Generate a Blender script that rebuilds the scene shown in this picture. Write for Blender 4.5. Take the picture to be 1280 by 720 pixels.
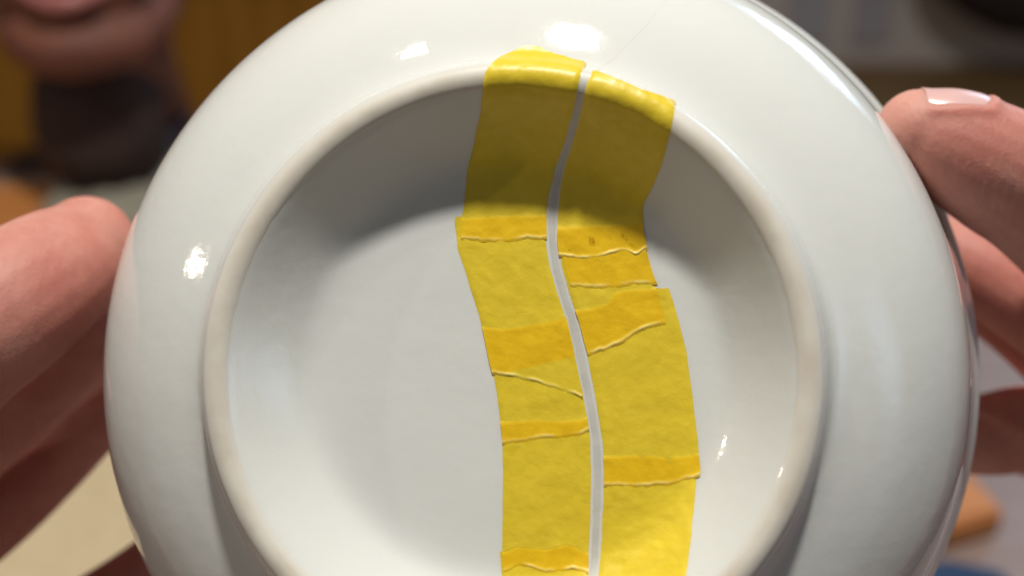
import bpy, bmesh, math, random
from mathutils import Vector, Matrix, noise
from mathutils.bvhtree import BVHTree

random.seed(4)
R = math.radians
scene = bpy.context.scene
for o in list(bpy.data.objects):
    bpy.data.objects.remove(o)

# ------------------------------------------------------------------ camera
FPX = 1545.0                       # focal length in photo pixels (1280 wide)
CAM = Vector((0, 0, 0.42))         # table top is z = 0
PITCH = R(28)
FWD = Vector((0, math.cos(PITCH), -math.sin(PITCH)))
UPV = Vector((0, math.sin(PITCH), math.cos(PITCH)))
RGT = Vector((1, 0, 0))
cd = bpy.data.cameras.new('camera')
cam = bpy.data.objects.new('camera', cd)
scene.collection.objects.link(cam)
cam.location = CAM
cam.rotation_euler = (R(90) - PITCH, 0, 0)
cd.sensor_width = 36
cd.lens = 36 * FPX / 1280
cd.clip_start = 0.01
cd.clip_end = 50
cd.dof.use_dof = True
cd.dof.focus_distance = 0.206
cd.dof.aperture_fstop = cd.lens / 5.0
cd.dof.aperture_blades = 0
scene.camera = cam

# ------------------------------------------------------------------ world, lamps, exposure
world = bpy.data.worlds.new('World')
scene.world = world
world.use_nodes = True
bg = world.node_tree.nodes['Background']
bg.inputs[0].default_value = (0.97, 0.95, 0.97, 1)
bg.inputs[1].default_value = 0.085
scene.view_settings.view_transform = 'Standard'
scene.view_settings.look = 'None'
scene.view_settings.exposure = 0.10
scene.view_settings.gamma = 1
scene.view_settings.use_curve_mapping = False


def area_light(name, loc, target, size, power, col, shape='DISK', size_y=None):
    l = bpy.data.lights.new(name, 'AREA')
    l.shape = shape
    l.size = size
    if size_y:
        l.size_y = size_y
    l.energy = power
    l.color = col
    ob = bpy.data.objects.new(name, l)
    scene.collection.objects.link(ob)
    ob.location = loc
    ob.rotation_euler = (Vector(target) - Vector(loc)).to_track_quat('-Z', 'Y').to_euler()
    return ob


BOWL_AT = (0, 0.14, 0.32)


def soft_window(ob, strength=1.0):
    """A curtained window: the pane fades softly towards its frame."""
    l = ob.data
    l.use_nodes = True
    nt = l.node_tree
    em = nt.nodes['Emission']
    ge = nt.nodes.new('ShaderNodeNewGeometry')
    sp = nt.nodes.new('ShaderNodeSeparateXYZ')
    nt.links.new(ge.outputs['Parametric'], sp.inputs[0])
    prod = None
    for k in (0, 1):
        a1 = nt.nodes.new('ShaderNodeMath'); a1.operation = 'SUBTRACT'; a1.inputs[1].default_value = 0.5
        nt.links.new(sp.outputs[k], a1.inputs[0])
        a2 = nt.nodes.new('ShaderNodeMath'); a2.operation = 'ABSOLUTE'
        nt.links.new(a1.outputs[0], a2.inputs[0])
        mr = nt.nodes.new('ShaderNodeMapRange'); mr.interpolation_type = 'SMOOTHSTEP'
        mr.inputs[1].default_value = 0.5; mr.inputs[2].default_value = 0.0
        mr.inputs[3].default_value = 0.0; mr.inputs[4].default_value = 2.0
        nt.links.new(a2.outputs[0], mr.inputs[0])
        if prod is None:
            prod = mr
        else:
            mu = nt.nodes.new('ShaderNodeMath'); mu.operation = 'MULTIPLY'
            nt.links.new(prod.outputs[0], mu.inputs[0]); nt.links.new(mr.outputs[0], mu.inputs[1])
            prod = mu
    nt.links.new(prod.outputs[0], em.inputs['Strength'])


area_light('ceiling_lamp', (0.03, 0.22, 1.55), BOWL_AT, 0.10, 16.3, (1.0, 0.965, 0.89))
area_light('second_ceiling_lamp', (-0.53, 0.27, 1.55), BOWL_AT, 0.06, 1.2, (1.0, 0.93, 0.82))
area_light('side_lamp', (-1.5, 0.0, 0.94), BOWL_AT, 0.02, 1.9, (1.0, 0.86, 0.68))
soft_window(area_light('window_light', (1.42, -0.45, 0.78), BOWL_AT, 0.55, 0.8, (0.48, 0.70, 1.0), 'RECTANGLE', 1.0))
soft_window(area_light('far_window_light', (1.15, 1.75, 0.90), BOWL_AT, 0.85, 5.0, (0.50, 0.72, 1.0), 'RECTANGLE', 0.8))


# ------------------------------------------------------------------ helpers
def ray(px, py):
    return FWD + RGT * ((px - 640) / FPX) + UPV * ((360 - py) / FPX)


def P(px, py, d):
    return CAM + ray(px, py) * d


def plane_z(px, py, z=0.0):
    r = ray(px, py)
    return CAM + r * ((z - CAM.z) / r.z)


def plane_y(px, py, y):
    r = ray(px, py)
    return CAM + r * ((y - CAM.y) / r.y)


def link(name, me, mat=None, parent=None, smooth=True):
    ob = bpy.data.objects.new(name, me)
    scene.collection.objects.link(ob)
    if mat:
        me.materials.append(mat)
    if smooth:
        me.polygons.foreach_set('use_smooth', [True] * len(me.polygons))
    if parent:
        ob.parent = parent
        ob.matrix_parent_inverse = parent.matrix_world.inverted()
    return ob


def mesh(name, verts, faces):
    me = bpy.data.meshes.new(name)
    me.from_pydata([tuple(v) for v in verts], [], faces)
    me.update()
    return me


def empty(name, loc):
    ob = bpy.data.objects.new(name, None)
    scene.collection.objects.link(ob)
    ob.location = loc
    ob.empty_display_size = 0.01
    bpy.context.view_layer.update()
    return ob


def tag(ob, label=None, cat=None, group=None, kind=None):
    for k, v in (('label', label), ('category', cat), ('group', group), ('kind', kind)):
        if v:
            ob[k] = v
    return ob


def box_mesh(name, sx, sy, sz, bev=0.002, seg=2):
    bm = bmesh.new()
    bmesh.ops.create_cube(bm, size=1)
    for v in bm.verts:
        v.co = Vector((v.co.x * sx, v.co.y * sy, v.co.z * sz))
    if bev:
        bmesh.ops.bevel(bm, geom=bm.edges[:], offset=bev, segments=seg, affect='EDGES', profile=0.6)
    me = bpy.data.meshes.new(name)
    bm.to_mesh(me)
    bm.free()
    return me


def box(name, loc, size, mat, parent=None, bev=0.002, rotz=0):
    ob = link(name, box_mesh(name, *size, bev=bev), mat, None, False)
    ob.location = loc
    ob.rotation_euler = (0, 0, rotz)
    if parent:
        bpy.context.view_layer.update()
        ob.parent = parent
        ob.matrix_parent_inverse = parent.matrix_world.inverted()
    return ob


def interp(pts, x):
    """Smooth (Catmull-Rom-ish) interpolation of (x, y) points, linear outside."""
    if x <= pts[0][0]:
        (x0, y0), (x1, y1) = pts[0], pts[1]
        return y0 + (y1 - y0) * (x - x0) / (x1 - x0)
    for i in range(len(pts) - 1):
        x0, y0 = pts[i]
        x1, y1 = pts[i + 1]
        if x <= x1:
            return y0 + (y1 - y0) * (x - x0) / (x1 - x0)
    (x0, y0), (x1, y1) = pts[-2], pts[-1]
    return y0 + (y1 - y0) * (x - x0) / (x1 - x0)


def spline(pts, n):
    """Catmull-Rom through vectors (any length tuples)."""
    out = []
    m = len(pts)
    for i in range(m - 1):
        p0 = pts[max(i - 1, 0)]
        p1, p2 = pts[i], pts[i + 1]
        p3 = pts[min(i + 2, m - 1)]
        for k in range(n):
            t = k / n
            out.append(tuple(0.5 * ((2 * b) + (-a + c) * t + (2 * a - 5 * b + 4 * c - d) * t * t + (-a + 3 * b - 3 * c + d) * t ** 3)
                             for a, b, c, d in zip(p0, p1, p2, p3)))
    out.append(tuple(pts[-1]))
    return out


# ------------------------------------------------------------------ materials
def new_mat(name):
    m = bpy.data.materials.new(name)
    m.use_nodes = True
    nt = m.node_tree
    return m, nt, nt.nodes['Principled BSDF']


def nd(nt, kind, **kw):
    n = nt.nodes.new(kind)
    for k, v in kw.items():
        setattr(n, k, v)
    return n


def simple_mat(name, c1, c2, scale, rough=0.6, bump=0.0, bscale=None, stretch=(1, 1, 1), spec=0.5, coords='Object', detail=5):
    m, nt, bs = new_mat(name)
    tc = nd(nt, 'ShaderNodeTexCoord')
    mp = nd(nt, 'ShaderNodeMapping')
    mp.inputs['Scale'].default_value = stretch
    nt.links.new(tc.outputs[coords], mp.inputs[0])
    nz = nd(nt, 'ShaderNodeTexNoise')
    nz.inputs['Scale'].default_value = scale
    nz.inputs['Detail'].default_value = detail
    nt.links.new(mp.outputs[0], nz.inputs['Vector'])
    cr = nd(nt, 'ShaderNodeValToRGB')
    cr.color_ramp.elements[0].position = 0.3
    cr.color_ramp.elements[1].position = 0.7
    cr.color_ramp.elements[0].color = (*c1, 1)
    cr.color_ramp.elements[1].color = (*c2, 1)
    nt.links.new(nz.outputs['Fac'], cr.inputs[0])
    nt.links.new(cr.outputs[0], bs.inputs['Base Color'])
    bs.inputs['Roughness'].default_value = rough
    bs.inputs['Specular IOR Level'].default_value = spec
    if bump:
        n2 = nd(nt, 'ShaderNodeTexNoise')
        n2.inputs['Scale'].default_value = bscale or scale
        n2.inputs['Detail'].default_value = 6
        nt.links.new(mp.outputs[0], n2.inputs['Vector'])
        bp = nd(nt, 'ShaderNodeBump')
        bp.inputs['Strength'].default_value = 1
        bp.inputs['Distance'].default_value = bump
        nt.links.new(n2.outputs['Fac'], bp.inputs['Height'])
        nt.links.new(bp.outputs[0], bs.inputs['Normal'])
    return m


M = {}
# glazed porcelain
m, nt, bs = new_mat('glazed_porcelain')
tc = nd(nt, 'ShaderNodeTexCoord')
nz = nd(nt, 'ShaderNodeTexNoise'); nz.inputs['Scale'].default_value = 28; nz.inputs['Detail'].default_value = 3
nt.links.new(tc.outputs['Object'], nz.inputs['Vector'])
cr = nd(nt, 'ShaderNodeValToRGB')
cr.color_ramp.elements[0].color = (0.76, 0.772, 0.74, 1)
cr.color_ramp.elements[1].color = (0.79, 0.802, 0.77, 1)
nt.links.new(nz.outputs['Fac'], cr.inputs[0]); nt.links.new(cr.outputs[0], bs.inputs['Base Color'])
bs.inputs['Roughness'].default_value = 0.07
bs.inputs['IOR'].default_value = 1.5
bs.inputs['Subsurface Weight'].default_value = 0.15
bs.inputs['Subsurface Radius'].default_value = (1.0, 0.9, 0.75)
bs.inputs['Subsurface Scale'].default_value = 0.002
n2 = nd(nt, 'ShaderNodeTexNoise'); n2.inputs['Scale'].default_value = 75; n2.inputs['Detail'].default_value = 2
nt.links.new(tc.outputs['Object'], n2.inputs['Vector'])
bp = nd(nt, 'ShaderNodeBump'); bp.inputs['Strength'].default_value = 1; bp.inputs['Distance'].default_value = 0.00013
nt.links.new(n2.outputs['Fac'], bp.inputs['Height'])
n4 = nd(nt, 'ShaderNodeTexNoise'); n4.inputs['Scale'].default_value = 340; n4.inputs['Detail'].default_value = 3
nt.links.new(tc.outputs['Object'], n4.inputs['Vector'])
bq = nd(nt, 'ShaderNodeBump'); bq.inputs['Strength'].default_value = 1; bq.inputs['Distance'].default_value = 0.00005
nt.links.new(n4.outputs['Fac'], bq.inputs['Height']); nt.links.new(bp.outputs[0], bq.inputs['Normal'])
nt.links.new(bq.outputs[0], bs.inputs['Normal'])
M['glaze'] = m
m, nt, bs = new_mat('unglazed_biscuit')
tc = nd(nt, 'ShaderNodeTexCoord')
nz = nd(nt, 'ShaderNodeTexNoise'); nz.inputs['Scale'].default_value = 140; nz.inputs['Detail'].default_value = 6
nt.links.new(tc.outputs['Object'], nz.inputs['Vector'])
cr = nd(nt, 'ShaderNodeValToRGB')
cr.color_ramp.elements[0].position = 0.32; cr.color_ramp.elements[1].position = 0.62
cr.color_ramp.elements[0].color = (0.66, 0.595, 0.49, 1)
cr.color_ramp.elements[1].color = (0.755, 0.71, 0.62, 1)
nt.links.new(nz.outputs['Fac'], cr.inputs[0])
sx = nd(nt, 'ShaderNodeSeparateXYZ'); nt.links.new(tc.outputs['Object'], sx.inputs[0])
cx = nd(nt, 'ShaderNodeCombineXYZ'); nt.links.new(sx.outputs[0], cx.inputs[0]); nt.links.new(sx.outputs[1], cx.inputs[1])
ln = nd(nt, 'ShaderNodeVectorMath', operation='LENGTH'); nt.links.new(cx.outputs[0], ln.inputs[0])
mr = nd(nt, 'ShaderNodeMapRange'); mr.inputs[1].default_value = 0.0430; mr.inputs[2].default_value = 0.0490
nt.links.new(ln.outputs['Value'], mr.inputs[0])
r2 = nd(nt, 'ShaderNodeValToRGB')
for pos, v in ((0.14, 0.0), (0.40, 1.0), (0.62, 1.0), (0.90, 0.0)):
    e = r2.color_ramp.elements.new(pos); e.color = (v, v, v, 1)
r2.color_ramp.elements.remove(r2.color_ramp.elements[0]); r2.color_ramp.elements.remove(r2.color_ramp.elements[-1])
nt.links.new(mr.outputs[0], r2.inputs[0])
mxc = nd(nt, 'ShaderNodeMix', data_type='RGBA')
nt.links.new(r2.outputs[0], mxc.inputs['Factor'])
mxc.inputs['A'].default_value = (0.76, 0.74, 0.69, 1)
nt.links.new(cr.outputs[0], mxc.inputs['B'])
nt.links.new(mxc.outputs['Result'], bs.inputs['Base Color'])
rg = nd(nt, 'ShaderNodeMapRange'); rg.inputs[3].default_value = 0.12; rg.inputs[4].default_value = 0.75
nt.links.new(r2.outputs[0], rg.inputs[0]); nt.links.new(rg.outputs[0], bs.inputs['Roughness'])
M['biscuit'] = m
M['filler'] = simple_mat('crack_filler', (0.58, 0.57, 0.53), (0.66, 0.65, 0.60), 300, 0.5, 0.00005, 700)
M['hairline'] = simple_mat('crack_hairline', (0.60, 0.575, 0.53), (0.70, 0.68, 0.63), 300, 0.6)


def tape_mat():
    m, nt, bs = new_mat('yellow_washi_tape')
    out = nt.nodes['Material Output']
    tc = nd(nt, 'ShaderNodeTexCoord')
    mp = nd(nt, 'ShaderNodeMapping'); mp.inputs['Scale'].default_value = (1, 1, 1)
    nt.links.new(tc.outputs['Object'], mp.inputs[0])
    nz = nd(nt, 'ShaderNodeTexNoise'); nz.inputs['Scale'].default_value = 450; nz.inputs['Detail'].default_value = 5
    nt.links.new(mp.outputs[0], nz.inputs['Vector'])
    cr = nd(nt, 'ShaderNodeValToRGB')
    cr.color_ramp.elements[0].position = 0.3; cr.color_ramp.elements[1].position = 0.72
    cr.color_ramp.elements[0].color = (0.80, 0.595, 0.030, 1)
    cr.color_ramp.elements[1].color = (0.86, 0.65, 0.042, 1)
    nt.links.new(nz.outputs['Fac'], cr.inputs[0])
    c2 = nd(nt, 'ShaderNodeValToRGB')
    c2.color_ramp.elements[0].position = 0.3; c2.color_ramp.elements[1].position = 0.72
    c2.color_ramp.elements[0].color = (0.85, 0.52, 0.008, 1)
    c2.color_ramp.elements[1].color = (0.92, 0.60, 0.014, 1)
    nt.links.new(nz.outputs['Fac'], c2.inputs[0])
    at = nd(nt, 'ShaderNodeAttribute', attribute_name='double_layer')
    mc = nd(nt, 'ShaderNodeMix', data_type='RGBA')
    nt.links.new(at.outputs['Fac'], mc.inputs['Factor'])
    nt.links.new(cr.outputs[0], mc.inputs['A']); nt.links.new(c2.outputs[0], mc.inputs['B'])
    at2 = nd(nt, 'ShaderNodeAttribute', attribute_name='torn_edge_highlight')
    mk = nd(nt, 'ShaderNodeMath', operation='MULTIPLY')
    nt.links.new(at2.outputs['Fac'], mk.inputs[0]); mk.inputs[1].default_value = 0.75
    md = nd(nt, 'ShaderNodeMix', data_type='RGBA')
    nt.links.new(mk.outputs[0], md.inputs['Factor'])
    nt.links.new(mc.outputs['Result'], md.inputs['A']); md.inputs['B'].default_value = (0.95, 0.80, 0.26, 1)  # pale torn paper, with a highlight painted into its colour
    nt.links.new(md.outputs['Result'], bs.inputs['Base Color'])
    bs.inputs['Roughness'].default_value = 0.38
    n2 = nd(nt, 'ShaderNodeTexNoise'); n2.inputs['Scale'].default_value = 900; n2.inputs['Detail'].default_value = 3
    n3 = nd(nt, 'ShaderNodeTexNoise'); n3.inputs['Scale'].default_value = 110; n3.inputs['Detail'].default_value = 4; n3.inputs['Distortion'].default_value = 0.6
    nt.links.new(mp.outputs[0], n2.inputs['Vector']); nt.links.new(mp.outputs[0], n3.inputs['Vector'])
    b1 = nd(nt, 'ShaderNodeBump'); b1.inputs['Strength'].default_value = 1; b1.inputs['Distance'].default_value = 0.00006
    b2 = nd(nt, 'ShaderNodeBump'); b2.inputs['Strength'].default_value = 1; b2.inputs['Distance'].default_value = 0.00022
    nt.links.new(n2.outputs['Fac'], b1.inputs['Height']); nt.links.new(n3.outputs['Fac'], b2.inputs['Height'])
    nt.links.new(b1.outputs[0], b2.inputs['Normal']); nt.links.new(b2.outputs[0], bs.inputs['Normal'])
    return m


M['tape'] = tape_mat()


def skin_mat(name, c1, c2, c3, rough=0.6, fine=1500, bumpd=0.00004):
    m, nt, bs = new_mat(name)
    tc = nd(nt, 'ShaderNodeTexCoord')
    nz = nd(nt, 'ShaderNodeTexNoise'); nz.inputs['Scale'].default_value = 38; nz.inputs['Detail'].default_value = 7
    nt.links.new(tc.outputs['Object'], nz.inputs['Vector'])
    cr = nd(nt, 'ShaderNodeValToRGB')
    cr.color_ramp.elements[0].position = 0.3; cr.color_ramp.elements[1].position = 0.72
    cr.color_ramp.elements[0].color = (*c1, 1); cr.color_ramp.elements[1].color = (*c3, 1)
    e = cr.color_ramp.elements.new(0.5); e.color = (*c2, 1)
    nt.links.new(nz.outputs['Fac'], cr.inputs[0])
    nb = nd(nt, 'ShaderNodeTexNoise'); nb.inputs['Scale'].default_value = 210; nb.inputs['Detail'].default_value = 6; nb.inputs['Roughness'].default_value = 0.7
    nt.links.new(tc.outputs['Object'], nb.inputs['Vector'])
    rb = nd(nt, 'ShaderNodeValToRGB')
    rb.color_ramp.elements[0].position = 0.32; rb.color_ramp.elements[1].position = 0.68
    rb.color_ramp.elements[0].color = (0.84, 0.70, 0.68, 1); rb.color_ramp.elements[1].color = (1.08, 1.12, 1.12, 1)
    nt.links.new(nb.outputs['Fac'], rb.inputs[0])
    mm = nd(nt, 'ShaderNodeMix', data_type='RGBA', blend_type='MULTIPLY'); mm.inputs['Factor'].default_value = 0.5
    nt.links.new(cr.outputs[0], mm.inputs['A']); nt.links.new(rb.outputs[0], mm.inputs['B'])
    nt.links.new(mm.outputs['Result'], bs.inputs['Base Color'])
    rr_ = nd(nt, 'ShaderNodeMapRange'); rr_.inputs[3].default_value = rough - 0.12; rr_.inputs[4].default_value = rough + 0.14
    nt.links.new(nb.outputs['Fac'], rr_.inputs[0]); nt.links.new(rr_.outputs[0], bs.inputs['Roughness'])
    bs.inputs['Subsurface Weight'].default_value = 0.5
    bs.inputs['Subsurface Radius'].default_value = (1.0, 0.32, 0.18)
    bs.inputs['Subsurface Scale'].default_value = 0.005
    vo = nd(nt, 'ShaderNodeTexVoronoi'); vo.inputs['Scale'].default_value = fine
    n2 = nd(nt, 'ShaderNodeTexNoise'); n2.inputs['Scale'].default_value = fine * 0.5; n2.inputs['Detail'].default_value = 4
    nt.links.new(tc.outputs['Object'], vo.inputs['Vector']); nt.links.new(tc.outputs['Object'], n2.inputs['Vector'])
    ad = nd(nt, 'ShaderNodeMath', operation='ADD')
    nt.links.new(vo.outputs['Distance'], ad.inputs[0]); nt.links.new(n2.outputs['Fac'], ad.inputs[1])
    bp = nd(nt, 'ShaderNodeBump'); bp.inputs['Strength'].default_value = 1; bp.inputs['Distance'].default_value = bumpd
    nt.links.new(ad.outputs[0], bp.inputs['Height'])
    wv_ = nd(nt, 'ShaderNodeTexWave'); wv_.inputs['Scale'].default_value = 170; wv_.inputs['Distortion'].default_value = 7
    wv_.inputs['Detail'].default_value = 4; wv_.inputs['Detail Scale'].default_value = 1.4
    nt.links.new(tc.outputs['Object'], wv_.inputs['Vector'])
    b3 = nd(nt, 'ShaderNodeBump'); b3.inputs['Strength'].default_value = 1; b3.inputs['Distance'].default_value = bumpd * 0.7
    nt.links.new(wv_.outputs['Fac'], b3.inputs['Height']); nt.links.new(bp.outputs[0], b3.inputs['Normal'])
    nt.links.new(b3.outputs[0], bs.inputs['Normal'])
    return m


M['skin'] = skin_mat('hand_skin', (0.51, 0.175, 0.14), (0.58, 0.245, 0.195), (0.65, 0.34, 0.275))
M['face_skin'] = skin_mat('face_skin', (0.13, 0.04, 0.025), (0.20, 0.07, 0.042), (0.28, 0.11, 0.065), fine=500)
M['lip'] = simple_mat('lip_skin', (0.42, 0.14, 0.13), (0.50, 0.19, 0.17), 120, 0.35)
M['mouth'] = simple_mat('mouth_inside', (0.08, 0.02, 0.02), (0.11, 0.03, 0.03), 80, 0.4)
M['nail'] = simple_mat('fingernail', (0.70, 0.42, 0.40), (0.78, 0.52, 0.49), 70, 0.3)
M['hair'] = simple_mat('dark_hair', (0.012, 0.009, 0.008), (0.03, 0.022, 0.018), 160, 0.45, 0.002, 120, (8, 8, 1))
M['eye'] = simple_mat('eyeball', (0.70, 0.68, 0.66), (0.75, 0.73, 0.70), 20, 0.1)
M['iris'] = simple_mat('iris', (0.03, 0.015, 0.01), (0.06, 0.03, 0.02), 300, 0.1)
M['shirt'] = simple_mat('dark_shirt', (0.04, 0.02, 0.016), (0.065, 0.036, 0.03), 90, 0.9, 0.002, 40)
M['table'] = simple_mat('table_wood', (0.27, 0.19, 0.165), (0.36, 0.265, 0.225), 9, 0.42, 0.0003, 40, (1, 9, 1))
M['paper'] = simple_mat('kraft_paper', (0.62, 0.48, 0.29), (0.70, 0.56, 0.36), 130, 0.9, 0.0004, 240)
M['board'] = simple_mat('orange_wood', (0.52, 0.19, 0.05), (0.64, 0.26, 0.08), 14, 0.5, 0.0003, 60, (1, 10, 10))
M['cabinet'] = simple_mat('cabinet_wood', (0.32, 0.13, 0.012), (0.46, 0.21, 0.025), 5, 0.45, 0.001, 30, (8, 8, 1))
M['floor'] = simple_mat('floor_wood', (0.24, 0.14, 0.05), (0.32, 0.19, 0.08), 4, 0.5, 0.001, 20, (1, 8, 1))
M['wall'] = simple_mat('grey_plaster', (0.64, 0.57, 0.54), (0.72, 0.65, 0.615), 2.5, 0.9, 0.001, 60)
M['batten'] = simple_mat('wall_batten', (0.45, 0.45, 0.50), (0.52, 0.52, 0.57), 6, 0.7)
M['bag'] = simple_mat('dark_bag_cloth', (0.022, 0.016, 0.018), (0.04, 0.028, 0.03), 60, 0.9, 0.001, 200)
M['navy'] = simple_mat('navy_glaze', (0.08, 0.078, 0.12), (0.11, 0.105, 0.16), 30, 0.4)
M['rag'] = simple_mat('grey_cloth', (0.27, 0.245, 0.185), (0.34, 0.31, 0.24), 60, 0.95, 0.001, 300)
M['blue'] = simple_mat('blue_cloth', (0.02, 0.05, 0.12), (0.035, 0.075, 0.16), 60, 0.9, 0.0006, 500)
M['steel'] = simple_mat('dull_metal', (0.40, 0.40, 0.42), (0.5, 0.5, 0.52), 60, 0.35)
M['strap'] = simple_mat('grey_strap', (0.20, 0.16, 0.15), (0.26, 0.21, 0.20), 60, 0.7)

# ------------------------------------------------------------------ the bowl
CREST_PX = (632, 465)
CREST_D = 0.1905
n_cam = Vector((-0.098, 0.062, 1.0)).normalized()            # right, up, towards camera
NRM = (RGT * n_cam.x + UPV * n_cam.y - FWD * n_cam.z).normalized()
BX = (RGT - NRM * RGT.dot(NRM)).normalized()
BY = NRM.cross(BX)
BC = P(*CREST_PX, CREST_D)
BM = Matrix(((BX.x, BY.x, NRM.x, BC.x), (BX.y, BY.y, NRM.y, BC.y), (BX.z, BY.z, NRM.z, BC.z), (0, 0, 0, 1)))

PROFILE = [  # (radius, height) in mm; height 0 = crest of the foot ring, the base faces +z
    (0.0, -10.6), (10, -10.6), (20, -10.5), (27.5, -10.55), (31.6, -10.4), (34.2, -9.7), (36.5, -8.1), (39.6, -5.3), (42.2, -2.7), (43.7, -1.2), (44.8, -0.35),
    (46.2, 0.0), (47.9, -0.4), (48.9, -1.6), (49.5, -3.6), (50.6, -5.3), (53.0, -6.7), (58, -8.9), (63.5, -12.0), (69, -16.5), (73.5, -21.8),
    (76.9, -28.5), (79.1, -36.5), (81.2, -45.5), (84.0, -53.3), (85.9, -57.0), (86.6, -58.4), (86.2, -59.2), (84.8, -58.8), (81.6, -54.0),
    (78.0, -45.0), (75.6, -36.5), (73.0, -29.5), (68.5, -24), (60, -19), (48, -16.2), (30, -15.0), (12, -14.6), (0.0, -14.5)]


def revolve(name, prof, seg, close_axis=True, wob=0.0, lo=0.0):
    verts, faces, rings = [], [], []
    for r, z in prof:
        if r < 1e-6:
            rings.append([len(verts)]); verts.append((0, 0, z / 1000))
        else:
            ring = []
            for k in range(seg):
                a = 2 * math.pi * k / seg
                rr = r * (1 + wob * (noise.noise(Vector((math.cos(a) * 1.3, math.sin(a) * 1.3, z * 0.01))))) / 1000
                ring.append(len(verts)); verts.append((rr * math.cos(a), rr * math.sin(a), z / 1000))
            rings.append(ring)
    for A, B in zip(rings, rings[1:]):
        for k in range(seg):
            k2 = (k + 1) % seg
            if len(A) == 1:
                faces.append((A[0], B[k], B[k2]))
            elif len(B) == 1:
                faces.append((A[k], B[0], A[k2]))
            else:
                faces.append((A[k], B[k], B[k2], A[k2]))
    me = mesh(name, verts, faces)
    bm = bmesh.new(); bm.from_mesh(me)
    bmesh.ops.recalc_face_normals(bm, faces=bm.faces[:])
    bm.to_mesh(me); bm.free()
    return me


bowl = empty('porcelain_bowl', BC)
bowl.matrix_world = BM
bpy.context.view_layer.update()
tag(bowl, 'white glazed porcelain bowl held upside down with its unglazed foot ring showing', 'bowl')
fine_prof = spline(PROFILE, 4)
fine_prof = [(max(r, 0.0), z) for r, z in fine_prof]
body_me = revolve('body', fine_prof, 256, wob=0.004)


def local(name, me, mat):
    ob = link(name, me, mat)
    ob.parent = bowl
    return ob


body = local('body', body_me, M['glaze'])
# unglazed crest: a thin band lying on the ring, its edges uneven and buried in the glaze
crest = [(43.6, -1.75), (44.2, -0.75), (45.0, -0.1), (46.2, 0.22), (47.3, 0.02), (48.2, -0.55), (48.75, -1.6)]
cv, cf, SEG = [], [], 360
cs = spline(crest, 3)
for k in range(SEG):
    a = 2 * math.pi * k / SEG
    w = 0.18 * noise.noise(Vector((math.cos(a) * 5, math.sin(a) * 5, 1.7))) + 0.10 * noise.noise(Vector((math.cos(a) * 22, math.sin(a) * 22, 4.1)))
    wob = 1 + 0.004 * noise.noise(Vector((math.cos(a) * 1.3, math.sin(a) * 1.3, 0)))
    for r, z in cs:
        s = (r - 46.2)
        rr = (46.2 + s * (1 + 0.12 * w)) * wob
        cv.append((rr * math.cos(a) / 1000, rr * math.sin(a) / 1000, (z + 0.06 * w) / 1000))
ncs = len(cs)
for k in range(SEG):
    k2 = (k + 1) % SEG
    for j in range(ncs - 1):
        cf.append((k * ncs + j, k2 * ncs + j, k2 * ncs + j + 1, k * ncs + j + 1))
cm = mesh('foot_ring', cv, cf)
bm = bmesh.new(); bm.from_mesh(cm); bmesh.ops.recalc_face_normals(bm, faces=bm.faces[:])
if sum(f.normal.z for f in bm.faces) < 0:
    bmesh.ops.reverse_faces(bm, faces=bm.faces[:])
bm.to_mesh(cm); bm.free()
ring = local('foot_ring', cm, M['biscuit'])
ring['label'] = 'unglazed beige foot ring'

# surface lookup in world space (body plus crest)
wv = [BM @ v.co for v in body_me.vertices] + [BM @ v.co for v in cm.vertices]
off = len(body_me.vertices)
wf = [tuple(p.vertices) for p in body_me.polygons] + [tuple(i + off for i in p.vertices) for p in cm.polygons]
BVH = BVHTree.FromPolygons(wv, wf)


def on_bowl(px, py):
    d = ray(px, py).normalized()
    hit, nr, _, _ = BVH.ray_cast(CAM, d)
    if hit is None:
        hit, nr, _, _ = BVH.find_nearest(P(px, py, 0.21))
    if nr.dot(d) > 0:
        nr = -nr
    return hit, nr


# ------------------------------------------------------------------ yellow tape
LL = [(40, 614), (70, 611), (100, 605), (140, 600), (180, 592), (215, 583), (240, 581), (262, 579), (275, 574), (310, 577), (345, 587), (395, 601),
      (430, 608), (470, 616), (510, 623), (550, 628), (600, 628), (650, 627), (690, 626), (720, 628), (800, 634)]
LR = [(40, 742), (80, 732), (95, 725), (140, 715), (175, 706), (210, 693), (240, 686), (265, 682), (300, 683), (335, 688), (375, 700), (400, 708),
      (440, 717), (480, 725), (515, 732), (545, 737), (600, 738), (650, 737), (690, 735), (720, 735), (800, 730)]
RL = [(60, 748), (92, 740), (110, 733), (140, 727), (175, 718), (210, 707), (230, 702), (260, 699), (300, 697), (335, 702), (370, 712), (400, 722),
      (440, 733), (490, 743), (530, 750), (565, 755), (600, 756), (650, 754), (690, 752), (720, 749), (800, 742)]
RR = [(90, 850), (130, 845), (165, 838), (205, 828), (235, 815), (255, 804), (285, 804), (310, 809), (350, 819), (362, 827), (400, 839), (440, 850),
      (490, 858), (540, 865), (590, 871), (605, 870), (640, 867), (690, 862), (720, 858), (800, 848)]


LR = [(y, x + 0.9) for y, x in LR]
RL = [(y, x - 0.9) for y, x in RL]


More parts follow.
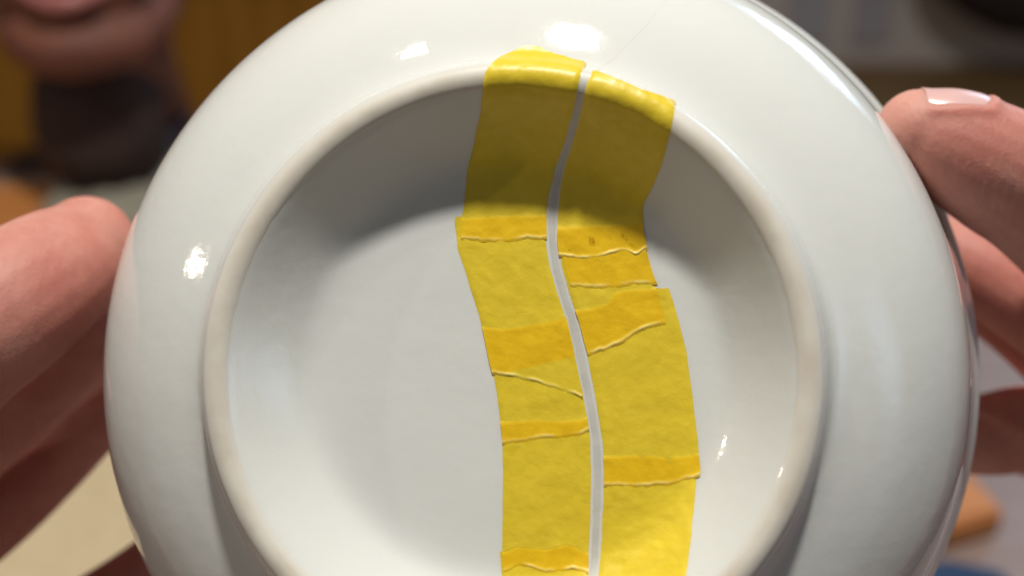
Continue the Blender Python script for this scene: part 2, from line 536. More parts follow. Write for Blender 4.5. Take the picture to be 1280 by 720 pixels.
def tape_piece(le, re, top, bot, label, under, end_curl, dx0=(0, 0), dx1=(0, 0), wrinkle=0.00010, seed=0, top_curl=0.0):
    """One torn length of tape laid on the bowl: edges le/re, end lines top/bot (across 0..1 -> photo row)."""
    nu = 26
    y_len = max(b for _, b in bot) - min(a for _, a in top)
    ntv = max(24, int(y_len / 1.5))
    grid = []
    for j in range(ntv + 1):
        t = j / ntv
        row = []
        for i in range(nu + 1):
            u = i / nu
            jag = 1.6 * noise.noise(Vector((u * 9, seed * 3.1, 0.3))) + 0.9 * noise.noise(Vector((u * 31, seed * 1.7, 2.0)))
            y0 = interp(top, u) + jag
            y1 = interp(bot, u) + jag * 1.1 + 0.8 * noise.noise(Vector((u * 23, seed * 5.3, 7)))
            y = y0 + (y1 - y0) * t
            ex = 0.8 * noise.noise(Vector((y * 0.05, seed * 2.3, 9.1)))
            xl = interp(le, y) + dx0[0] * (1 - t) + dx0[1] * t + ex
            xr = interp(re, y) + dx1[0] * (1 - t) + dx1[1] * t + ex
            hit, nr = on_bowl(xl + (xr - xl) * u, y)
            row.append([hit, nr, t, u, y, y1, y0])
        grid.append(row)
    # relax positions along the length, so that the tape bridges hollows as paper does
    pts = [[c[0].copy() for c in r] for r in grid]
    for _ in range(12):
        q = [[p.copy() for p in r] for r in pts]
        for j in range(1, ntv):
            for i in range(nu + 1):
                q[j][i] = pts[j][i] * 0.5 + (pts[j - 1][i] + pts[j + 1][i]) * 0.25
        pts = q
    verts, faces, dbl, torn = [], [], [], []
    for j in range(ntv + 1):
        for i in range(nu + 1):
            hit, nr, t, u, y, y1, y0 = grid[j][i]
            # a smoothed normal
            if 0 < j < ntv:
                nn = (grid[j - 1][i][1] + nr + grid[j + 1][i][1]).normalized()
            else:
                nn = nr
            w = wrinkle * max(-0.6, noise.noise(Vector((u * 5, y * 0.035, 1.3))) + 0.5 * noise.noise(Vector((u * 13, y * 0.08, 1))))
            base_o = max(0.00014 + w, 0.00011)
            s = 0
            for un in under:
                a0, a1 = interp(un[0], u), interp(un[1], u)
                s = max(s, min(1.0, max(0.0, (y - a0) / 3.0)) * (1 if y < a1 else 0))
            dbl.append(s)
            lay = 1.0 if under and y > min(interp(un[0], u) for un in under) else 0.0
            o = base_o + 0.00007 * max(lay * min(1.0, max(0.0, (y - min(interp(un[0], u) for un in under)) / 4.0)) if under else 0, 0)
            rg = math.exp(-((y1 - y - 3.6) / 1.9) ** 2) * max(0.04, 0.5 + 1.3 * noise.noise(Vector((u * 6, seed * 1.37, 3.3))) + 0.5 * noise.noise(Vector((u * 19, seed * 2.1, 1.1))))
            torn.append(min(1.0, 1.2 * rg))  # pale on the ridge's lamp-facing side: highlight put into the colour
            o += 0.34 * end_curl * rg
            if y0 < 140:
                o += 0.00022 * max(0.0, min(1.0, (150 - y) / 30))
            c2 = max(0.0, 1 - (y - y0) / 7.0)
            o += top_curl * c2 * c2
            e = min(u, 1 - u)
            if not lay:
                o = o + (0.00003 - o) * max(0, 1 - e / 0.03)                # side edges pressed down
            k3 = max(0.0, 1 - (y1 - y) / 2.7)
            o = o + ((base_o + 0.00001 if under else 0.00003) - o) * k3     # the torn end feathers out
            near, n_s, _, _ = BVH.find_nearest(pts[j][i])
            if n_s.dot(nn) < 0:
                n_s = -n_s
            dist = (pts[j][i] - near).dot(n_s)
            base = pts[j][i] if dist >= 0 else near
            verts.append(base + nn * o)
    W = nu + 1
    for j in range(ntv):
        for i in range(nu):
            faces.append((j * W + i, j * W + i + 1, (j + 1) * W + i + 1, (j + 1) * W + i))
    me = mesh('masking_tape', verts, faces)
    bm = bmesh.new(); bm.from_mesh(me); bmesh.ops.recalc_face_normals(bm, faces=bm.faces[:])
    bm.faces.ensure_lookup_table()
    if bm.faces[0].normal.dot(FWD) > 0:
        bmesh.ops.reverse_faces(bm, faces=bm.faces[:])
    bm.to_mesh(me); bm.free()
    at = me.attributes.new('double_layer', 'FLOAT', 'POINT')
    at.data.foreach_set('value', dbl)
    at = me.attributes.new('torn_edge_highlight', 'FLOAT', 'POINT')
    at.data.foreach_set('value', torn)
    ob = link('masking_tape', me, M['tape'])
    sd = ob.modifiers.new('thick', 'SOLIDIFY'); sd.thickness = 0.00006; sd.offset = -1; sd.use_rim = False
    tag(ob, label, 'tape', 'yellow tape along the crack')
    return ob


BIG = [(0, 9999), (1, 9999)]
L2T = [(0, 272), (.3, 270), (1, 268)]
L3T = [(0, 408), (.3, 410), (.55, 406), (.8, 401), (1, 395)]
L4T = [(0, 527), (.4, 524), (.7, 526), (1, 522)]
L5T = [(0, 690), (.2, 682), (.5, 686), (.75, 678), (1, 692)]
R2T = [(0, 300), (.3, 292), (.7, 290), (1, 288)]
R3T = [(0, 283), (.5, 281), (1, 279)]
R4T = [(0, 388), (.3, 382), (.42, 376), (.52, 364), (.75, 361), (1, 360)]
R5T = [(0, 570), (.4, 568), (.7, 571), (1, 567)]
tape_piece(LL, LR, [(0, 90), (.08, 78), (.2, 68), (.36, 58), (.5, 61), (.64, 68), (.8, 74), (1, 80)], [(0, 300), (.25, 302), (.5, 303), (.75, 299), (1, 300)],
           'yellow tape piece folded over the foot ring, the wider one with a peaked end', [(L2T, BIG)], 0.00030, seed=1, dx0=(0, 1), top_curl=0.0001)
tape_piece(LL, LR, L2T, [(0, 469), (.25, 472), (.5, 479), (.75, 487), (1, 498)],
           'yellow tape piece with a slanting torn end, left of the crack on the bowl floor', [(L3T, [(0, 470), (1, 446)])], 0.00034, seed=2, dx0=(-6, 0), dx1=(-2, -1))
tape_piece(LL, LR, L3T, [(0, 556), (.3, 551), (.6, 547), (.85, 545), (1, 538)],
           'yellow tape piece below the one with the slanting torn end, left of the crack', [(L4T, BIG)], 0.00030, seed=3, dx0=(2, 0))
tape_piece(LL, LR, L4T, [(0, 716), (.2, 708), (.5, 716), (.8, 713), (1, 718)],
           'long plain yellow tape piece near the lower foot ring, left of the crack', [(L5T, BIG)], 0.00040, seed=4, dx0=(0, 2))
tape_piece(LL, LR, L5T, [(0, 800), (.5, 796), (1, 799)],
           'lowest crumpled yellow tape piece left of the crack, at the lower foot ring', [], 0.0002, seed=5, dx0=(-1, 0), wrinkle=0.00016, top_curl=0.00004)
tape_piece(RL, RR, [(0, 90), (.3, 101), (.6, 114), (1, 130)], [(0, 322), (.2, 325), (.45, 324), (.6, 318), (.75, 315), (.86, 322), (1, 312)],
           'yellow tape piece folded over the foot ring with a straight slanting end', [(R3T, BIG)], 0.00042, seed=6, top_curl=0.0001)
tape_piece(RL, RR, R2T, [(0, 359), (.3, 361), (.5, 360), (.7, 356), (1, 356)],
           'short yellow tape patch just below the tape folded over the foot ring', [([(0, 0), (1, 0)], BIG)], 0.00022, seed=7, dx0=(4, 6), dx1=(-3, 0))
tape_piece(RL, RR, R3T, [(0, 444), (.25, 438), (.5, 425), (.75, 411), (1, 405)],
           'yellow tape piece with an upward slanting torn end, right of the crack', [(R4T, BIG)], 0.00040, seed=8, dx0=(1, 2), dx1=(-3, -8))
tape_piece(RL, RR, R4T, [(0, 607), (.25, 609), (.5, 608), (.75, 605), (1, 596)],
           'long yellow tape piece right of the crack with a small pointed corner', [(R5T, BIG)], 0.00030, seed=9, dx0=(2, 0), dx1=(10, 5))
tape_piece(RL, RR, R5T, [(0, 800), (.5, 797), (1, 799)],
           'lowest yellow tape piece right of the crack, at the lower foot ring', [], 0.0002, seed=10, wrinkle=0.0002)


# crack: filler bead between the tapes, hairline running out over the body
def bead(name, pts, half_px, height, mat, n=6, nu=6):
    sp = spline(pts, n)
    verts, faces = [], []
    for j, (x, y) in enumerate(sp):
        a = sp[max(j - 1, 0)]; b = sp[min(j + 1, len(sp) - 1)]
        tx, ty = b[0] - a[0], b[1] - a[1]
        L = math.hypot(tx, ty) or 1
        nx, ny = -ty / L, tx / L
        w = half_px * (1 + 0.25 * noise.noise(Vector((x * 0.05, y * 0.05, 5))))
        for i in range(nu + 1):
            u = i / nu * 2 - 1
            hit, nr = on_bowl(x + nx * w * u, y + ny * w * u)
            verts.append(hit + nr * (height * math.sqrt(max(0, 1 - u * u)) - 0.00002))
    W = nu + 1
    for j in range(len(sp) - 1):
        for i in range(nu):
            faces.append((j * W + i, j * W + i + 1, (j + 1) * W + i + 1, (j + 1) * W + i))
    me = mesh(name, verts, faces)
    bm = bmesh.new(); bm.from_mesh(me); bmesh.ops.recalc_face_normals(bm, faces=bm.faces[:])
    bm.faces.ensure_lookup_table()
    if bm.faces[0].normal.dot(FWD) > 0:
        bmesh.ops.reverse_faces(bm, faces=bm.faces[:])
    bm.to_mesh(me); bm.free()
    return link(name, me, mat, bowl)


mid = [((interp(LR, y) + interp(RL, y)) / 2 + 0.8 * noise.noise(Vector((y * 0.11, 3, 1))), y) for y in list(range(94, 770, 7))]
bead('crack_filler', mid, 5.6, 0.00004, M['filler'], n=3)
bead('crack', [(738, 96), (752, 84), (768, 73), (790, 50), (806, 34), (822, 14), (838, -6), (850, -30)], 0.55, 0.00005, M['hairline'], nu=2)


# ------------------------------------------------------------------ hands
def tube_into(bm, chain, seg=20, sub=5):
    """chain: (point, radius, flatten, flatten direction). Rounded tapered tube, closed by domes."""
    pts = [(*c[0], c[1]) for c in chain]
    sp = spline(pts, sub)
    C = [Vector(p[:3]) for p in sp]
    Rr = [p[3] for p in sp]
    rows = []
    t0 = (C[1] - C[0]).normalized()
    t1 = (C[-1] - C[-2]).normalized()
    seq = []
    for k in range(5):                                   # start dome
        a = (1 - k / 5) * math.pi / 2
        seq.append((C[0] - t0 * Rr[0] * math.sin(a), Rr[0] * max(math.cos(a), 0.04), t0))
    for i in range(len(C)):
        tg = (C[min(i + 1, len(C) - 1)] - C[max(i - 1, 0)]).normalized()
        seq.append((C[i], Rr[i], tg))
    for k in range(1, 6):
        a = k / 5 * math.pi / 2
        seq.append((C[-1] + t1 * Rr[-1] * math.sin(a), Rr[-1] * max(math.cos(a), 0.04), t1))
    ref = UPV
    prev = None
    for c, r, tg in seq:
        x = (ref - tg * ref.dot(tg))
        x = x.normalized() if x.length > 1e-4 else tg.orthogonal().normalized()
        if prev is not None:
            x2 = prev - tg * prev.dot(tg)
            if x2.length > 1e-4:
                x = x2.normalized()
        prev = x
        y = tg.cross(x)
        rows.append([bm.verts.new(c + (x * math.cos(2 * math.pi * k / seg) + y * math.sin(2 * math.pi * k / seg)) * r) for k in range(seg)])
    for A, B in zip(rows, rows[1:]):
        for k in range(seg):
            bm.faces.new((A[k], A[(k + 1) % seg], B[(k + 1) % seg], B[k]))
    bm.faces.new(rows[0][::-1])
    bm.faces.new(rows[-1])


def chain_px(lst):
    return [(P(x, y, d), r * d / FPX) for x, y, d, r in lst]


def organic(name, chains, mat, voxel, smooth=4, parent=None, blobs=()):
    """Union of rounded tubes and ellipsoids, remeshed to one continuous skin."""
    bm = bmesh.new()
    for c in chains:
        tube_into(bm, c)
    for loc, rad in blobs:
        mt = Matrix.Translation(loc) @ Matrix.Diagonal((*rad, 1))
        bmesh.ops.create_icosphere(bm, subdivisions=3, radius=1, matrix=mt)
    bmesh.ops.recalc_face_normals(bm, faces=bm.faces[:])
    me = bpy.data.meshes.new(name)
    bm.to_mesh(me); bm.free()
    tmp = bpy.data.objects.new(name + '_tmp', me)
    scene.collection.objects.link(tmp)
    md = tmp.modifiers.new('r', 'REMESH'); md.mode = 'VOXEL'; md.voxel_size = voxel
    sm = tmp.modifiers.new('s', 'SMOOTH'); sm.factor = 0.5; sm.iterations = smooth
    dg = bpy.context.evaluated_depsgraph_get()
    me2 = bpy.data.meshes.new_from_object(tmp.evaluated_get(dg))
    bpy.data.objects.remove(tmp)
    me2.name = name
    return link(name, me2, mat, parent)


# the hand at the right edge
rh = empty('hand', P(1500, 560, 0.27))
tag(rh, 'bare hand whose thumb shows its nail, gripping the bowl beside the wooden board', 'hand')
right_chains = [
    chain_px([(1147, 161, .231, 50), (1174, 172, .231, 63), (1215, 194, .232, 75), (1262, 222, .234, 80), (1310, 262, .236, 76), (1400, 340, .243, 88), (1500, 450, .255, 105), (1620, 640, .27, 120)]),
    chain_px([(1120, 300, .285, 40), (1190, 320, .272, 48), (1260, 362, .268, 52), (1340, 420, .268, 56), (1450, 500, .27, 62), (1620, 660, .275, 95)]),
    chain_px([(1100, 360, .300, 38), (1180, 352, .298, 42), (1270, 400, .294, 46), (1400, 520, .288, 56), (1600, 700, .28, 95)]),
    chain_px([(1160, 545, .296, 42), (1236, 543, .290, 52), (1300, 536, .288, 55), (1400, 570, .285, 60), (1600, 730, .28, 95)]),
    chain_px([(1170, 560, .318, 34), (1280, 556, .312, 38), (1400, 620, .290, 50), (1590, 770, .28, 90)]),
    chain_px([(1570, 660, .275, 130), (1720, 820, .28, 130), (1900, 1010, .28, 135), (2200, 1350, .28, 165), (2500, 1700, .28, 185)]),
]
nA, nB = P(1216, 196, .232), P(1146, 160, .231)                     # along the thumb's last bone, base to tip
nax = (nB - nA).normalized()
nup = (RGT * 0.42 + UPV * 0.90 - FWD * 0.16)
nup = (nup - nax * nup.dot(nax)).normalized()
nsd = nax.cross(nup).normalized()
if nsd.dot(FWD) > 0:
    nsd = -nsd                                                      # positive angles turn towards the camera
probe = organic('skin', right_chains, None, 0.0008, 4)
SKIN = BVHTree.FromPolygons([v.co.copy() for v in probe.data.vertices], [tuple(p.vertices) for p in probe.data.polygons])
bpy.data.objects.remove(probe)


def on_thumb(v, th):
    """v along the last bone in metres from nA, th angle round it from the top."""
    dr = nup * math.cos(th) + nsd * math.sin(th)
    ax = nA + nax * v
    hit, _, _, _ = SKIN.ray_cast(ax + dr * 0.03, -dr)
    return (hit if hit is not None else ax + dr * 0.009), dr


L0, L1, HALF = 0.0022, 0.0142, R(47)
fold = []
for k in range(25):
    f = k / 24
    if f < 0.36:
        v, th = L1 * 0.92 - (L1 * 0.92 - L0 - 0.002) * f / 0.36, -HALF * 1.10
    elif f > 0.64:
        v, th = L0 + 0.002 + (L1 * 0.92 - L0 - 0.002) * (f - 0.64) / 0.36, HALF * 1.08
    else:
        g = (f - 0.36) / 0.28 * math.pi
        v, th = L0 + 0.002 - 0.0022 * math.sin(g), -HALF * 1.08 * math.cos(g)
    pt, dr = on_thumb(v, th + R(-12) + R(26) * (v - L0) / (L1 - L0))
    fold.append((pt - dr * 0.0004, 0.0012))
right_chains.append(fold)
organic('skin', right_chains, M['skin'], 0.0007, 3, rh)
nv, nf, NU, NV = [], [], 16, 18
grid = []
for j in range(NV + 1):
    for i in range(NU + 1):
        u, v = i / NU * 2 - 1, j / NV
        vv = L0 + (L1 - L0) * v + 0.0011 * (1 - u * u) * (1 if v > 0.6 else 0) * (v - 0.6) / 0.4 - 0.0014 * (1 - u * u) * max(0, 0.35 - v) / 0.35
        pt, dr = on_thumb(min(vv, 0.0138), u * HALF + R(-12) + R(26) * v)
        pt = pt + nax * max(0, vv - 0.0138)
        nv.append(pt + dr * (0.00024 - 0.0005 * abs(u) ** 4 - 0.0008 * max(0, 0.22 - v) / 0.22 - 0.0006 * max(0, v - 0.86) / 0.14))
for j in range(NV):
    for i in range(NU):
        a = j * (NU + 1) + i
        nf.append((a, a + 1, a + NU + 2, a + NU + 1))
nl = link('fingernail', mesh('fingernail', nv, nf), M['nail'], rh)
sm = nl.modifiers.new('even', 'SMOOTH'); sm.factor = 0.5; sm.iterations = 6
sd = nl.modifiers.new('thick', 'SOLIDIFY'); sd.thickness = 0.0003; sd.offset = -1

# the hand at the left edge
lh = empty('hand', P(-260, 700, 0.27))
tag(lh, 'bare hand with no nail showing, its thumb pressed on the bowl above the kraft paper', 'hand')
left_chains = [
    chain_px([(108, 304, .249, 60), (84, 326, .245, 74), (40, 360, .237, 87), (-10, 394, .231, 95), (-70, 442, .229, 97), (-160, 535, .236, 108), (-320, 720, .262, 125)]),
    chain_px([(200, 385, .288, 40), (124, 414, .270, 50), (40, 478, .264, 60), (-70, 570, .262, 66), (-320, 760, .272, 95)]),
    chain_px([(210, 470, .295, 36), (140, 502, .288, 42), (65, 578, .285, 45), (-10, 648, .283, 48), (-110, 720, .280, 54), (-330, 830, .275, 95)]),
    chain_px([(270, 640, .300, 36), (190, 712, .292, 42), (110, 768, .290, 46), (0, 830, .287, 50), (-320, 900, .28, 95)]),
    chain_px([(280, 800, .305, 32), (200, 850, .300, 36), (60, 900, .295, 42), (-300, 940, .285, 85)]),
    chain_px([(-310, 780, .272, 125), (-440, 960, .275, 130), (-620, 1200, .275, 140), (-900, 1560, .275, 170), (-1150, 1900, .275, 185)]),
]
organic('skin', left_chains, M['skin'], 0.0009, 5, lh)

# ------------------------------------------------------------------ the setting behind
FLOOR_Z = -0.35
fl = link('floor', mesh('floor', [(-4, -2, FLOOR_Z), (4, -2, FLOOR_Z), (4, 2.6, FLOOR_Z), (-4, 2.6, FLOOR_Z)], [(0, 1, 2, 3)]), M['floor'], None, False)
fl['kind'] = 'structure'
wl = box('wall', (0, 2.46, 1.0), (8, 0.1, 2.7), M['wall'], bev=0)
wl['kind'] = 'structure'
for px in (1088, 1010):
    q = plane_y(px, 30, 2.40)
    box('batten', (q.x, 2.40, 0.9), (0.07, 0.018, 2.4), M['batten'], wl, 0.002)

# low table
tb = empty('low_table', (0.1, 0.4, FLOOR_Z))
tag(tb, 'low brown wooden table standing under the held bowl', 'table')
box('table_top', (0.1, 0.37, -0.015), (2.0, 1.26, 0.03), M['table'], tb, 0.004)
for sx in (-0.85, 1.05):
    for sy in (-0.16, 0.9):
        box('leg', (sx, sy, -0.19), (0.06, 0.06, 0.32), M['table'], tb, 0.004)

# kraft paper on the table, lower left
a = plane_z(-420, 470); b = plane_z(330, 520); c = plane_z(500, 1700); d = plane_z(-1000, 1700)  # near end carried out of view, added to bounce warm light onto the bowl
NXP, NYP = 40, 30
pv, pf = [], []
for j in range(NYP + 1):
    for i in range(NXP + 1):
        u, v = i / NXP, j / NYP
        q = (a * (1 - u) + b * u) * (1 - v) + (d * (1 - u) + c * u) * v
        pv.append((q.x, q.y, 0.0022 + 0.0016 * noise.noise(Vector((u * 4, v * 4, 2)))))
for j in range(NYP):
    for i in range(NXP):
        k = j * (NXP + 1) + i
        pf.append((k, k + 1, k + NXP + 2, k + NXP + 1))
pp = link('kraft_paper', mesh('kraft_paper', pv, pf), M['paper'])
tag(pp, 'beige kraft paper sheet spread on the table behind the left of the bowl', 'paper')
sd = pp.modifiers.new('thick', 'SOLIDIFY'); sd.thickness = 0.0006; sd.offset = 1

# wooden board, lower right
q = [plane_z(1250, 668), plane_z(1203, 616), plane_z(1060, 640), plane_z(1110, 712)]


def slab(name, quad, z0, z1, mat, bev=0.002):
    bm = bmesh.new()
    lo = [bm.verts.new((p.x, p.y, z0)) for p in quad]
    hi = [bm.verts.new((p.x, p.y, z1)) for p in quad]
    n = len(quad)
    bm.faces.new(lo); bm.faces.new(hi[::-1])
    for i in range(n):
        bm.faces.new((lo[i], lo[(i + 1) % n], hi[(i + 1) % n], hi[i]))
    bmesh.ops.recalc_face_normals(bm, faces=bm.faces[:])
    bmesh.ops.bevel(bm, geom=bm.edges[:], offset=bev, segments=2, affect='EDGES')
    me = bpy.data.meshes.new(name); bm.to_mesh(me); bm.free()
    return link(name, me, mat, None, False)


tag(slab('wooden_board', q, 0.001, 0.016, M['board']), 'small orange wooden board lying on the table near blue cloth', 'board')
q = [plane_z(1250, 722), plane_z(1180, 708), plane_z(900, 760), plane_z(960, 900), plane_z(1320, 800)]
tag(slab('blue_cloth', q, 0.001, 0.006, M['blue'], 0.002), 'folded dark blue cloth on the table in front of the wooden board', 'cloth')

# upper left: orange board, grey cloth, navy dish
q = [plane_z(74, 250), plane_z(-160, 236), plane_z(-220, 330), plane_z(48, 330)]
tag(slab('wooden_tray', q, 0.001, 0.012, M['board']), 'orange wooden tray board lying on the table beside the grey cloth', 'board')
cvs, cfs = [], []
a, b, c, d = plane_z(105, 216), plane_z(260, 222), plane_z(300, 330), plane_z(62, 300)
for j in range(25):
    for i in range(25):
        u, v = i / 24, j / 24
        p = (a * (1 - u) + b * u) * (1 - v) + (d * (1 - u) + c * u) * v
        cvs.append((p.x, p.y, 0.014 + 0.008 * noise.noise(Vector((u * 3, v * 3, 0))) + 0.004 * noise.noise(Vector((u * 9, v * 9, 5)))))
for j in range(24):
    for i in range(24):
        k = j * 25 + i
        cfs.append((k, k + 1, k + 26, k + 25))
gc = link('grey_cloth', mesh('grey_cloth', cvs, cfs), M['rag'])
sd = gc.modifiers.new('thick', 'SOLIDIFY'); sd.thickness = 0.012; sd.offset = -1
tag(gc, 'crumpled grey beige cloth on the table beside the orange tray', 'cloth')

p = plane_z(172, 222)
ds = empty('dish', (p.x, p.y, 0.022))
tag(ds, 'dark navy dish standing at the far edge of the table', 'dish')
dish_prof = [(0, 2), (26, 2), (30, 0), (34, 1), (40, 8), (46, 20), (49, 30), (50, 31), (47, 30), (40, 17), (30, 7), (0, 5)]
dm = revolve('body', dish_prof, 48)
do = link('body', dm, M['navy']); do.parent = ds
pm = revolve('lump_of_clay', [(0, 27), (8, 27), (14, 30), (16, 35), (12, 40), (5, 42), (0, 42)], 24, wob=0.2)
po = link('lump_of_clay', pm, M['paper'])
po.location = (p.x + 0.004, p.y, 0.012)
tag(po, 'pale lump of clay resting in the navy dish', 'clay')

# cabinet behind, upper left
cb = empty('wooden_cabinet', (-0.55, 1.95, FLOOR_Z))
tag(cb, 'warm brown wooden cabinet standing against the wall behind the person', 'cabinet')
box('carcass', (-0.75, 2.1, 0.45), (1.30, 0.5, 1.6), M['cabinet'], cb, 0.004)
for k, x in enumerate((-1.17, -0.75, -0.33)):
    dr = box('door', (x, 1.838, 0.45), (0.40, 0.02, 1.5), M['cabinet'], cb, 0.004)
    box('handle', (x + 0.16, 1.815, 0.4), (0.014, 0.022, 0.12), M['steel'], dr, 0.003)
box('rail', (-0.75, 1.80, 0.0), (1.30, 0.03, 0.022), M['strap'], cb, 0.004)

# dark bag on the wall, upper right
bgp = plane_y(1265, 45, 2.28)
bag = empty('hanging_bag', (bgp.x, 2.28, bgp.z))
tag(bag, 'dark rounded cloth bag hanging against the grey wall', 'bag')
bagbody = organic('body', [[(Vector((bgp.x - 0.10, 2.28, bgp.z + 0.17)), 0.11), (Vector((bgp.x + 0.02, 2.28, bgp.z + 0.125)), 0.125), (Vector((bgp.x + 0.16, 2.28, bgp.z + 0.17)), 0.11)],
                           [(Vector((bgp.x - 0.10, 2.28, bgp.z + 0.3)), 0.1), (Vector((bgp.x + 0.14, 2.28, bgp.z + 0.3)), 0.1)]], M['bag'], 0.012, 6, bag)
bm = bmesh.new()
tube_into(bm, [(Vector((bgp.x - 0.12, 2.3, bgp.z + 0.34)), 0.012), (Vector((bgp.x - 0.05, 2.33, bgp.z + 0.6)), 0.012), (Vector((bgp.x + 0.02, 2.37, bgp.z + 0.75)), 0.012),
               (Vector((bgp.x + 0.09, 2.33, bgp.z + 0.6)), 0.012), (Vector((bgp.x + 0.16, 2.3, bgp.z + 0.34)), 0.012)], 10)
me = bpy.data.meshes.new('strap'); bm.to_mesh(me); bm.free()
link('strap', me, M['bag'], bag)
box('hook', (bgp.x + 0.02, 2.385, bgp.z + 0.75), (0.03, 0.06, 0.03), M['steel'], bag, 0.004)

# ------------------------------------------------------------------ person behind, upper left
HD = 0.88
chin = P(90, 90, HD)
mouth = P(96, 14, HD)
up_h = (mouth - chin).normalized()                      # face tilts forward over the table
up_h = (UPV * 0.9 - FWD * 0.05 + RGT * -0.06).normalized()
fr_h = (-FWD * 1.0 + UPV * 0.0 + RGT * 0.1)
fr_h = (fr_h - up_h * fr_h.dot(up_h)).normalized()       # where the face looks
sd_h = up_h.cross(fr_h).normalized()
ORG = chin + fr_h * -0.075 + up_h * 0.115                # head centre


def H(s, u, f):
    return ORG + sd_h * s + up_h * u + fr_h * f


ps = empty('person', (ORG.x, ORG.y + 0.25, FLOOR_Z))
tag(ps, 'person in a dark shirt leaning over the table, mouth slightly open', 'person')
tors = Vector((ORG.x - 0.06, ORG.y + 0.27, -0.10))
hs = [
    # cranium, face, jaw, chin, nose, neck
    [(H(0, 0.05, -0.02), 0.082), (H(0, 0.03, 0.0), 0.078), (H(0, -0.01, 0.012), 0.066), (H(0, -0.05, 0.028), 0.052)],
    [(H(-0.05, -0.045, 0.0), 0.022), (H(-0.042, -0.075, 0.025), 0.022), (H(-0.016, -0.095, 0.055), 0.021), (H(0.016, -0.095, 0.055), 0.021), (H(0.042, -0.075, 0.025), 0.022), (H(0.05, -0.045, 0.0), 0.022)],
    [(H(-0.028, -0.04, 0.05), 0.03), (H(0, -0.035, 0.062), 0.027), (H(0.028, -0.04, 0.05), 0.03)],
    [(H(0, 0.015, 0.082), 0.009), (H(0, -0.005, 0.092), 0.010), (H(0, -0.018, 0.098), 0.012)],
    [(H(-0.012, -0.02, 0.086), 0.007), (H(0.012, -0.02, 0.086), 0.007)],
    [(H(-0.04, 0.0, 0.045), 0.025), (H(0.04, 0.0, 0.045), 0.025)],
    [(H(0, -0.03, -0.02), 0.055), (H(0, -0.1, -0.05), 0.054), (tors + Vector((0, 0, 0.02)), 0.06), (tors - Vector((0, 0, 0.1)), 0.08)],
    [(H(-0.074, 0.012, -0.01), 0.006), (H(-0.082, 0.0, -0.018), 0.011), (H(-0.076, -0.022, -0.008), 0.007)],
    [(H(0.074, 0.012, -0.01), 0.006), (H(0.082, 0.0, -0.018), 0.011), (H(0.076, -0.022, -0.008), 0.007)],
]
organic('skin', hs, M['face_skin'], 0.003, 4, ps)


def tube_obj(name, ch, mat, parent, seg=16, sub=5):
    bm = bmesh.new()
    tube_into(bm, ch, seg, sub)
    bmesh.ops.recalc_face_normals(bm, faces=bm.faces[:])
    me = bpy.data.meshes.new(name); bm.to_mesh(me); bm.free()
    return link(name, me, mat, parent)


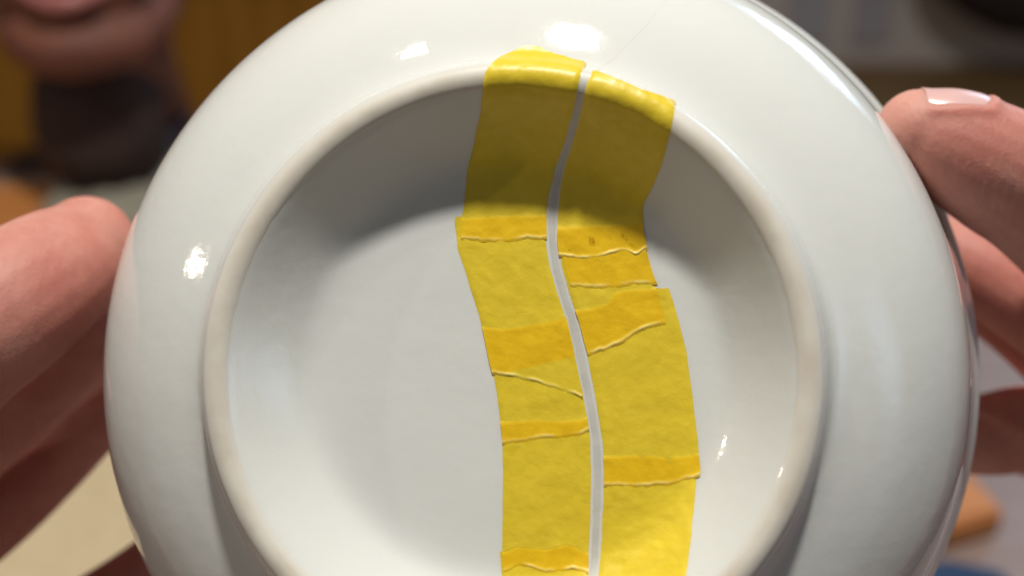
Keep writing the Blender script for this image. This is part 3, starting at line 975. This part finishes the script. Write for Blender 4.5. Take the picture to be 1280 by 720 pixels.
tube_obj('mouth', [(H(-0.034, -0.049, 0.069), 0.005), (H(0, -0.051, 0.086), 0.0115), (H(0.034, -0.049, 0.069), 0.005)], M['mouth'], ps)
tube_obj('upper_lip', [(H(-0.036, -0.047, 0.069), 0.003), (H(-0.012, -0.036, 0.089), 0.005), (H(0.012, -0.036, 0.089), 0.005), (H(0.036, -0.047, 0.069), 0.003)], M['lip'], ps)
tube_obj('lower_lip', [(H(-0.035, -0.053, 0.068), 0.003), (H(-0.012, -0.067, 0.086), 0.0062), (H(0.012, -0.067, 0.086), 0.0062), (H(0.035, -0.053, 0.068), 0.003)], M['lip'], ps)
for s in (-1, 1):
    bm = bmesh.new(); bmesh.ops.create_uvsphere(bm, u_segments=20, v_segments=12, radius=0.0115)
    me = bpy.data.meshes.new('eye'); bm.to_mesh(me); bm.free()
    e = link('eye', me, M['eye']); e.location = H(0.031 * s, 0.018, 0.0735); e.parent = ps; e.matrix_parent_inverse = ps.matrix_world.inverted()
    bm = bmesh.new(); bmesh.ops.create_uvsphere(bm, u_segments=16, v_segments=8, radius=0.0055)
    me = bpy.data.meshes.new('iris'); bm.to_mesh(me); bm.free()
    bpy.context.view_layer.update()
    ir = link('iris', me, M['iris']); ir.location = H(0.031 * s, 0.016, 0.0805); ir.parent = e; ir.matrix_parent_inverse = e.matrix_world.inverted()
    tube_obj('eyebrow', [(H(0.016 * s, 0.036, 0.08), 0.003), (H(0.034 * s, 0.041, 0.074), 0.0035), (H(0.05 * s, 0.036, 0.060), 0.002)], M['hair'], ps, 10)
organic('hair', [[(H(0, 0.075, -0.005), 0.082), (H(0, 0.06, -0.035), 0.088), (H(0, 0.0, -0.05), 0.075)],
                 [(H(-0.06, 0.06, 0.02), 0.03), (H(-0.068, 0.01, -0.02), 0.022)], [(H(0.06, 0.06, 0.02), 0.03), (H(0.068, 0.01, -0.02), 0.022)],
                 [(H(-0.04, 0.095, 0.04), 0.03), (H(0.04, 0.095, 0.04), 0.03)]], M['hair'], 0.004, 3, ps)
T = tors
shirt = [
    [(T + Vector((0, -0.01, -0.02)), 0.085), (T + Vector((0, 0.01, -0.10)), 0.13), (T + Vector((0, 0.03, -0.22)), 0.14), (T + Vector((0, 0.05, -0.30)), 0.13)],
    [(T + Vector((-0.17, 0.02, -0.06)), 0.065), (T + Vector((0, 0.0, -0.03)), 0.085), (T + Vector((0.17, 0.02, -0.06)), 0.065)],
    [(T + Vector((-0.10, 0.03, -0.15)), 0.10), (T + Vector((0.10, 0.03, -0.15)), 0.10)],
    [(T + Vector((-0.18, 0.02, -0.07)), 0.06), (T + Vector((-0.24, 0.02, -0.2)), 0.055), (T + Vector((-0.24, 0.02, -0.29)), 0.045)],
    [(T + Vector((0.18, 0.02, -0.07)), 0.06), (T + Vector((0.24, 0.02, -0.2)), 0.055), (T + Vector((0.24, 0.02, -0.29)), 0.045)],
    [(H(0, -0.088, -0.03), 0.050), (H(-0.01, -0.15, -0.05), 0.052), (T + Vector((0, -0.05, 0.04)), 0.056), (T + Vector((0, 0, -0.05)), 0.08)],
]
organic('shirt', shirt, M['shirt'], 0.006, 4, ps)
